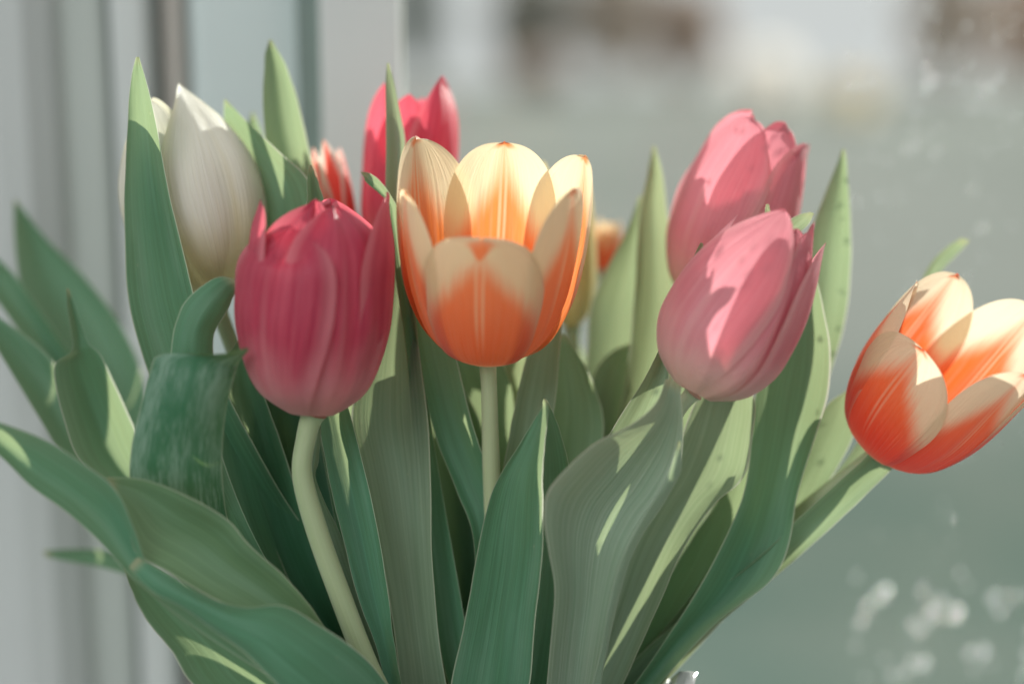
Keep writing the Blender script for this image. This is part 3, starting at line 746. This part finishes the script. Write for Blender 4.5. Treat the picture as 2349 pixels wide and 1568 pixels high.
# L: grey-green leaf with the sunlit window in it
leaf('veiled_back', 'veiled_sage', [(1640, 850, 1700, 840, 1.6, 0, 0), (1590, 930, 1732, 920, 1.5, .1, .3), (1560, 1010, 1726, 1000, 1.4, .1, .5), (1520, 1090, 1706, 1095, 1.3, .1, .6), (1480, 1170, 1640, 1155, 1.2, .1, .6), (1440, 1260, 1570, 1255, 1.1, 0, .5), (1400, 1380, 1510, 1390, 1.1, 0, .5), (1370, 1480, 1460, 1500, 1.1, 0, .4), (1320, 1600, 1410, 1610, 1.1, 0, .3)])
# M1: broad shaded leaf under the right side
leaf('red', 'mid', [(1850, 600, 1862, 600, 1.8, 0, 0), (1800, 690, 1885, 690, 1.9, 0, .3), (1760, 800, 1905, 800, 1.9, .1, .5), (1730, 910, 1900, 900, 1.8, .1, .6), (1722, 1020, 1868, 1010, 1.7, .1, .6), (1706, 1130, 1828, 1140, 1.6, .1, .6), (1660, 1240, 1812, 1240, 1.5, .1, .6), (1590, 1370, 1770, 1330, 1.4, .1, .6), (1510, 1490, 1640, 1430, 1.3, 0, .5), (1440, 1590, 1520, 1560, 1.2, 0, .4)])
leaf('red', 'dark', [(1700, 1060, 1720, 1050, 2.4, 0, 0), (1610, 1200, 1720, 1190, 2.3, 0, .4), (1540, 1310, 1700, 1310, 2.2, 0, .4), (1480, 1430, 1610, 1440, 2.1, 0, .4), (1420, 1560, 1520, 1570, 2.0, 0, .3)])
# M2: tall sunlit leaf on the right
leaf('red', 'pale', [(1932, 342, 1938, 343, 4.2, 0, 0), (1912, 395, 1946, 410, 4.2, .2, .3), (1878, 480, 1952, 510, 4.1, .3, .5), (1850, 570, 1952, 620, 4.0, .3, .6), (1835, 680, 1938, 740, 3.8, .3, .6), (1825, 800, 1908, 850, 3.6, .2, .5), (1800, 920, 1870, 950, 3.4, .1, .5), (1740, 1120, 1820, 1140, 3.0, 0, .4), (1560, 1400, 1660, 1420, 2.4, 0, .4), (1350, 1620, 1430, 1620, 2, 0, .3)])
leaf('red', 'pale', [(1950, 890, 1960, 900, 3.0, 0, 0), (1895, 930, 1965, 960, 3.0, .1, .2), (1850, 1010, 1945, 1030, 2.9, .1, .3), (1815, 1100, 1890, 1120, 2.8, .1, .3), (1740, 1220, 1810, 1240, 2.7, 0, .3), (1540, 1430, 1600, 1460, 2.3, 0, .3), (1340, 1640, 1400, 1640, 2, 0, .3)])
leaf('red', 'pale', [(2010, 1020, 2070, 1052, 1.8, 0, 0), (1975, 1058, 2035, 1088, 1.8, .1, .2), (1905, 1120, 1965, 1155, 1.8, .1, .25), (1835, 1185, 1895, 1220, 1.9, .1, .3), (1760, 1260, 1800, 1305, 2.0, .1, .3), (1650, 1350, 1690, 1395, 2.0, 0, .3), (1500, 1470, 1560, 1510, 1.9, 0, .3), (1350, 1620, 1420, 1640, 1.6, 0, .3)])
# little tips by the veil-paled pink tulip
leaf('veiled_front', 'veiled_sage', [(1860, 486, 1868, 490, 1.0, 0, 0), (1828, 494, 1852, 518, 1.0, 0, .1), (1796, 520, 1818, 552, 1.0, 0, .2), (1750, 590, 1790, 620, 1.2, 0, .3), (1700, 750, 1760, 770, 2.0, 0, .3), (1600, 1020, 1660, 1030, 3.0, 0, .3), (1430, 1350, 1490, 1360, 2.6, 0, .3)])
leaf('veiled_front', 'mid', [(1757, 468, 1763, 468, .8, 0, 0), (1752, 500, 1771, 500, .8, 0, .1), (1740, 560, 1775, 560, .8, 0, .2), (1690, 750, 1740, 760, 1.8, 0, .3), (1600, 1040, 1650, 1050, 3.0, 0, .3)])
leaf('red', 'veiled_sage', [(2205, 545, 2226, 552, 4.4, 0, 0), (2165, 572, 2192, 588, 4.4, 0, .1), (2128, 615, 2156, 628, 4.3, 0, .15), (2090, 700, 2120, 710, 4.2, 0, .2), (2030, 880, 2065, 900, 3.8, 0, .2), (1920, 1080, 1965, 1100, 3.2, 0, .2), (1600, 1400, 1650, 1430, 2.6, 0, .2)])
# left cluster
leaf('white', 'blue', [(32, 458, 38, 459, 8.5, 0, 0), (32, 540, 105, 545, 8.5, .3, .4), (44, 650, 200, 640, 8.2, .4, .8), (78, 755, 278, 745, 7.8, .4, .9), (125, 840, 325, 850, 7.2, .4, .9), (190, 930, 350, 950, 6.4, .3, .8), (300, 1080, 440, 1100, 4.4, .2, .6), (500, 1320, 640, 1340, 3.2, 0, .5), (800, 1600, 900, 1600, 2.2, 0, .4)])
leaf('white', 'mid', [(-60, 560, -50, 555, 7.0, 0, 0), (-40, 640, 20, 615, 7.0, .2, .3), (0, 700, 75, 690, 6.8, .2, .4), (50, 770, 140, 780, 6.6, .2, .5), (120, 880, 220, 890, 6.2, .2, .5), (300, 1120, 400, 1130, 5.0, 0, .4), (700, 1550, 800, 1550, 3.0, 0, .4)])
leaf('white', 'dark', [(-70, 700, -60, 690, 4.6, 0, 0), (-20, 780, 10, 735, 4.5, .2, .2), (60, 910, 115, 820, 4.3, .3, .4), (130, 1025, 175, 930, 4.1, .3, .4), (190, 1090, 240, 1010, 3.9, .2, .4), (300, 1170, 340, 1090, 3.6, .1, .4), (560, 1380, 620, 1330, 2.6, 0, .3), (820, 1610, 890, 1600, 2.0, 0, .3)])
leaf('pink', 'dark', [(152, 660, 158, 662, 2.6, 0, 0), (154, 700, 172, 700, 2.5, .1, .1), (162, 755, 192, 760, 2.4, .1, .2), (165, 805, 206, 790, 2.3, .1, .2), (125, 835, 232, 815, 2.2, .2, .4), (130, 900, 268, 890, 2.1, .3, .7), (152, 980, 304, 970, 2.0, .3, .8), (185, 1060, 345, 1060, 1.8, .3, .8), (280, 1150, 420, 1160, 1.6, .2, .6), (500, 1330, 620, 1350, 1.2, 0, .5), (800, 1600, 880, 1610, 1.2, 0, .3)], fold=.5)
# W: waxy leaf curling over to the pink tulip
leaf('pink', 'mid', [(541, 640, 546, 664, -1.1, 0, 0), (505, 634, 541, 668, -1.1, .1, -.1), (462, 656, 527, 700, -1.2, .1, -.3), (418, 702, 512, 730, -1.2, .1, -.4), (398, 760, 492, 765, -1.2, .1, -.4), (391, 815, 491, 815, -1.2, .1, -.4), (390, 900, 495, 900, -1.1, .1, -.4), (410, 1050, 510, 1050, -.8, .1, -.3), (560, 1330, 640, 1330, 0, 0, .2), (830, 1620, 900, 1620, .6, 0, .2)])
leaf('pink', 'dark', [(566, 797, 572, 802, -3.0, 0, 0), (500, 812, 562, 812, -2.6, .2, .2), (372, 812, 546, 836, -2.2, .3, -.4), (345, 850, 535, 870, -2.2, .1, -.7), (322, 930, 519, 940, -2.1, .1, -.8), (302, 1020, 511, 1030, -1.8, .1, -.7), (297, 1100, 512, 1110, -1.4, .1, -.6), (318, 1200, 530, 1210, -.4, .1, -.4), (420, 1340, 610, 1350, .3, .1, -.1), (620, 1500, 760, 1500, .6, 0, .2), (840, 1640, 920, 1640, .6, 0, .2)], mat='waxy')
# bottom left twisted leaf: outer blade, middle face and the near face
leaf('pink', 'blue', [(-60, 1000, -55, 960, -3.0, 0, 0), (0, 1045, 0, 968, -3.0, -.2, .5), (70, 1115, 105, 1008, -3.0, -.2, .6), (150, 1172, 190, 1062, -2.9, -.2, .6), (232, 1245, 262, 1118, -2.8, -.2, .6), (292, 1315, 308, 1210, -2.8, -.1, .4), (340, 1355, 340, 1295, -2.8, 0, .2), (420, 1420, 420, 1350, -2.6, 0, .2), (600, 1540, 620, 1450, -2.0, 0, .2), (800, 1660, 840, 1600, -1.0, 0, .2)])
leaf('pink', 'warm', [(262, 1120, 243, 1094, -2.5, 0, 0), (292, 1190, 330, 1099, -2.5, .1, .3), (312, 1268, 432, 1138, -2.5, .1, .5), (385, 1312, 522, 1190, -2.4, .2, .6), (470, 1362, 572, 1248, -2.3, .2, .6), (560, 1405, 650, 1318, -2.1, .2, .6), (660, 1460, 705, 1380, -1.8, .1, .5), (760, 1550, 770, 1470, -1.3, .1, .4), (860, 1660, 880, 1600, -.6, 0, .3)])
leaf('pink', 'blue', [(296, 1300, 316, 1276, -3.0, 0, 0), (345, 1352, 388, 1318, -3.0, .1, -.2), (422, 1395, 470, 1365, -3.0, .1, -.4), (500, 1452, 560, 1392, -3.0, .1, -.5), (565, 1500, 652, 1388, -2.9, .2, -.6), (625, 1560, 745, 1440, -2.7, .2, -.6), (690, 1620, 800, 1476, -2.4, .2, -.5), (780, 1690, 850, 1520, -1.9, .2, -.4), (880, 1740, 905, 1590, -1.2, .1, -.2)])
leaf('pink', 'dark', [(284, 1300, 296, 1296, 1.2, 0, 0), (300, 1350, 380, 1330, 1.2, 0, .3), (335, 1420, 500, 1400, 1.2, 0, .5), (395, 1495, 600, 1480, 1.2, 0, .5), (455, 1580, 680, 1560, 1.2, 0, .5), (640, 1680, 780, 1660, 1.2, 0, .4)])
# deep fillers between the stems on the left
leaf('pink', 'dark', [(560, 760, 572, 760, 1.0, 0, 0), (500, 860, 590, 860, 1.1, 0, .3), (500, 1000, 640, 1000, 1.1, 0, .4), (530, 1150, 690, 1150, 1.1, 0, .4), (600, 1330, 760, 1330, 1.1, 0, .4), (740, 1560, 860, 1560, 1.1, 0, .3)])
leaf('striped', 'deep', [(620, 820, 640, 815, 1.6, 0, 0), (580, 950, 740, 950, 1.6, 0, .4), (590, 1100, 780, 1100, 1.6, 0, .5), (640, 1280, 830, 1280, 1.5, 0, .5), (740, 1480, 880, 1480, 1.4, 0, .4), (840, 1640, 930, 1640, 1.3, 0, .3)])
leaf('pink', 'veiled_sage', [(730, 955, 737, 955, -.2, 0, 0), (715, 1000, 736, 1000, -.2, 0, .1), (708, 1050, 732, 1050, -.2, 0, .1), (712, 1110, 728, 1110, -.1, 0, .1), (740, 1250, 790, 1250, .4, 0, .1), (830, 1520, 880, 1520, .8, 0, .1)])
leaf('pink', 'blue', [(735, 860, 765, 850, .3, 0, 0), (732, 960, 798, 935, .2, .1, .3), (752, 1090, 838, 1080, .1, .1, .4), (785, 1230, 868, 1220, 0, .1, .4), (822, 1370, 890, 1360, 0, .1, .35), (862, 1480, 905, 1475, .1, 0, .3), (890, 1600, 926, 1600, .3, 0, .2)], fold=.5)
leaf('white', 'mid', [(98, 1262, 104, 1276, 7.0, 0, 0), (170, 1258, 170, 1290, 7.0, 0, .2), (250, 1262, 250, 1305, 6.8, 0, .2), (340, 1290, 330, 1340, 6.4, 0, .3), (500, 1400, 480, 1460, 5.4, 0, .3), (820, 1600, 800, 1660, 3.0, 0, .3)])

# more leaves at the back of the bunch
for own, tx, ty, bx, wd, d, c in [('white', 600, 700, 940, 75, 4.6, 'dark'), ('striped', 700, 650, 980, 80, 5.6, 'dark'), ('striped', 800, 700, 1020, 80, 6.2, 'mid'), ('rose_back', 990, 640, 1080, 85, 6.4, 'dark'),
        ('rose_back', 1110, 700, 1120, 85, 6.6, 'mid'), ('yellow', 1230, 760, 1150, 80, 6.8, 'mid'), ('cream', 1330, 800, 1190, 75, 7.2, 'veiled_sage'), ('veiled_back', 1440, 780, 1230, 75, 6.6, 'veiled_sage'), ('veiled_back', 1580, 790, 1270, 75, 6.0, 'veiled_sage'), ('red', 1700, 860, 1300, 70, 5.6, 'mid'), ('red', 1790, 980, 1330, 60, 5.2, 'mid')]:
    st = []
    for q in range(7):
        f = q / 6
        x = tx + (bx - tx) * f ** 1.3; y = ty + (1640 - ty) * f
        hw = wd * (0.05 if q == 0 else min(1, 0.55 + f * 1.4) * (1 - 0.45 * f))
        st.append((x - hw, y + 8, x + hw, y - 8, d + (2.5 - d) * f * f, 0.1, 0.4))
    leaf(own, c, st)

# ------------------------------------------------------------------ water drops on the pane
k = NT('water_drop')
dt = k.n('ShaderNodeBsdfTransparent'); dm = k.n('ShaderNodeMixShader'); dm.inputs[0].default_value = 0.38
k.t.links.new(dt.outputs[0], dm.inputs[1]); k.t.links.new(k.principled((0.95, 0.96, 0.95), 0.13, None, **{'Metallic': 0.95}), dm.inputs[2])
M['drop'] = k.done(dm.outputs[0])
def drops():
    rnd = random.Random(5)
    vs, fs = [], []
    spots = []
    for i in range(26): spots.append((rnd.uniform(1960, 2380), rnd.uniform(1310, 1560), rnd.uniform(.5, 1.0)))
    spots += [(2025, 1358, 1.5), (2135, 1402, 1.3), (2192, 1405, 1.4), (2115, 1520, 1.3), (2130, 195, 1.2), (2275, 1370, 1.1), (2255, 1490, 1.1)]
    for i in range(90): spots.append((rnd.uniform(1950, 2380), abs(rnd.gauss(0, 260)), rnd.uniform(.2, .5)))
    for i in range(60): spots.append((rnd.uniform(2000, 2380), rnd.uniform(300, 1300), rnd.uniform(.2, .45)))
    for px, py, s in spots:
        c = PY(px, py, YPANE)
        r = 0.0023 * s
        c.y -= r * 0.5
        i0 = len(vs)
        A, B = 9, 12
        for a in range(A + 1):
            th = a / A * math.pi
            for b in range(B):
                ph = 2 * math.pi * b / B
                vs.append(c + Vector((r * math.sin(th) * math.cos(ph), -r * math.cos(th), r * math.sin(th) * math.sin(ph))))
        for b in range(B):
            for a in range(A):
                p = i0 + a * B
                fs.append((p + b, p + (b + 1) % B, p + B + (b + 1) % B, p + B + b))
    o = build('water_drops', vs, fs, M['drop'])
    tag(o, 'tiny glinting water drops scattered over the window pane', 'water drops', kind='stuff')
drops()
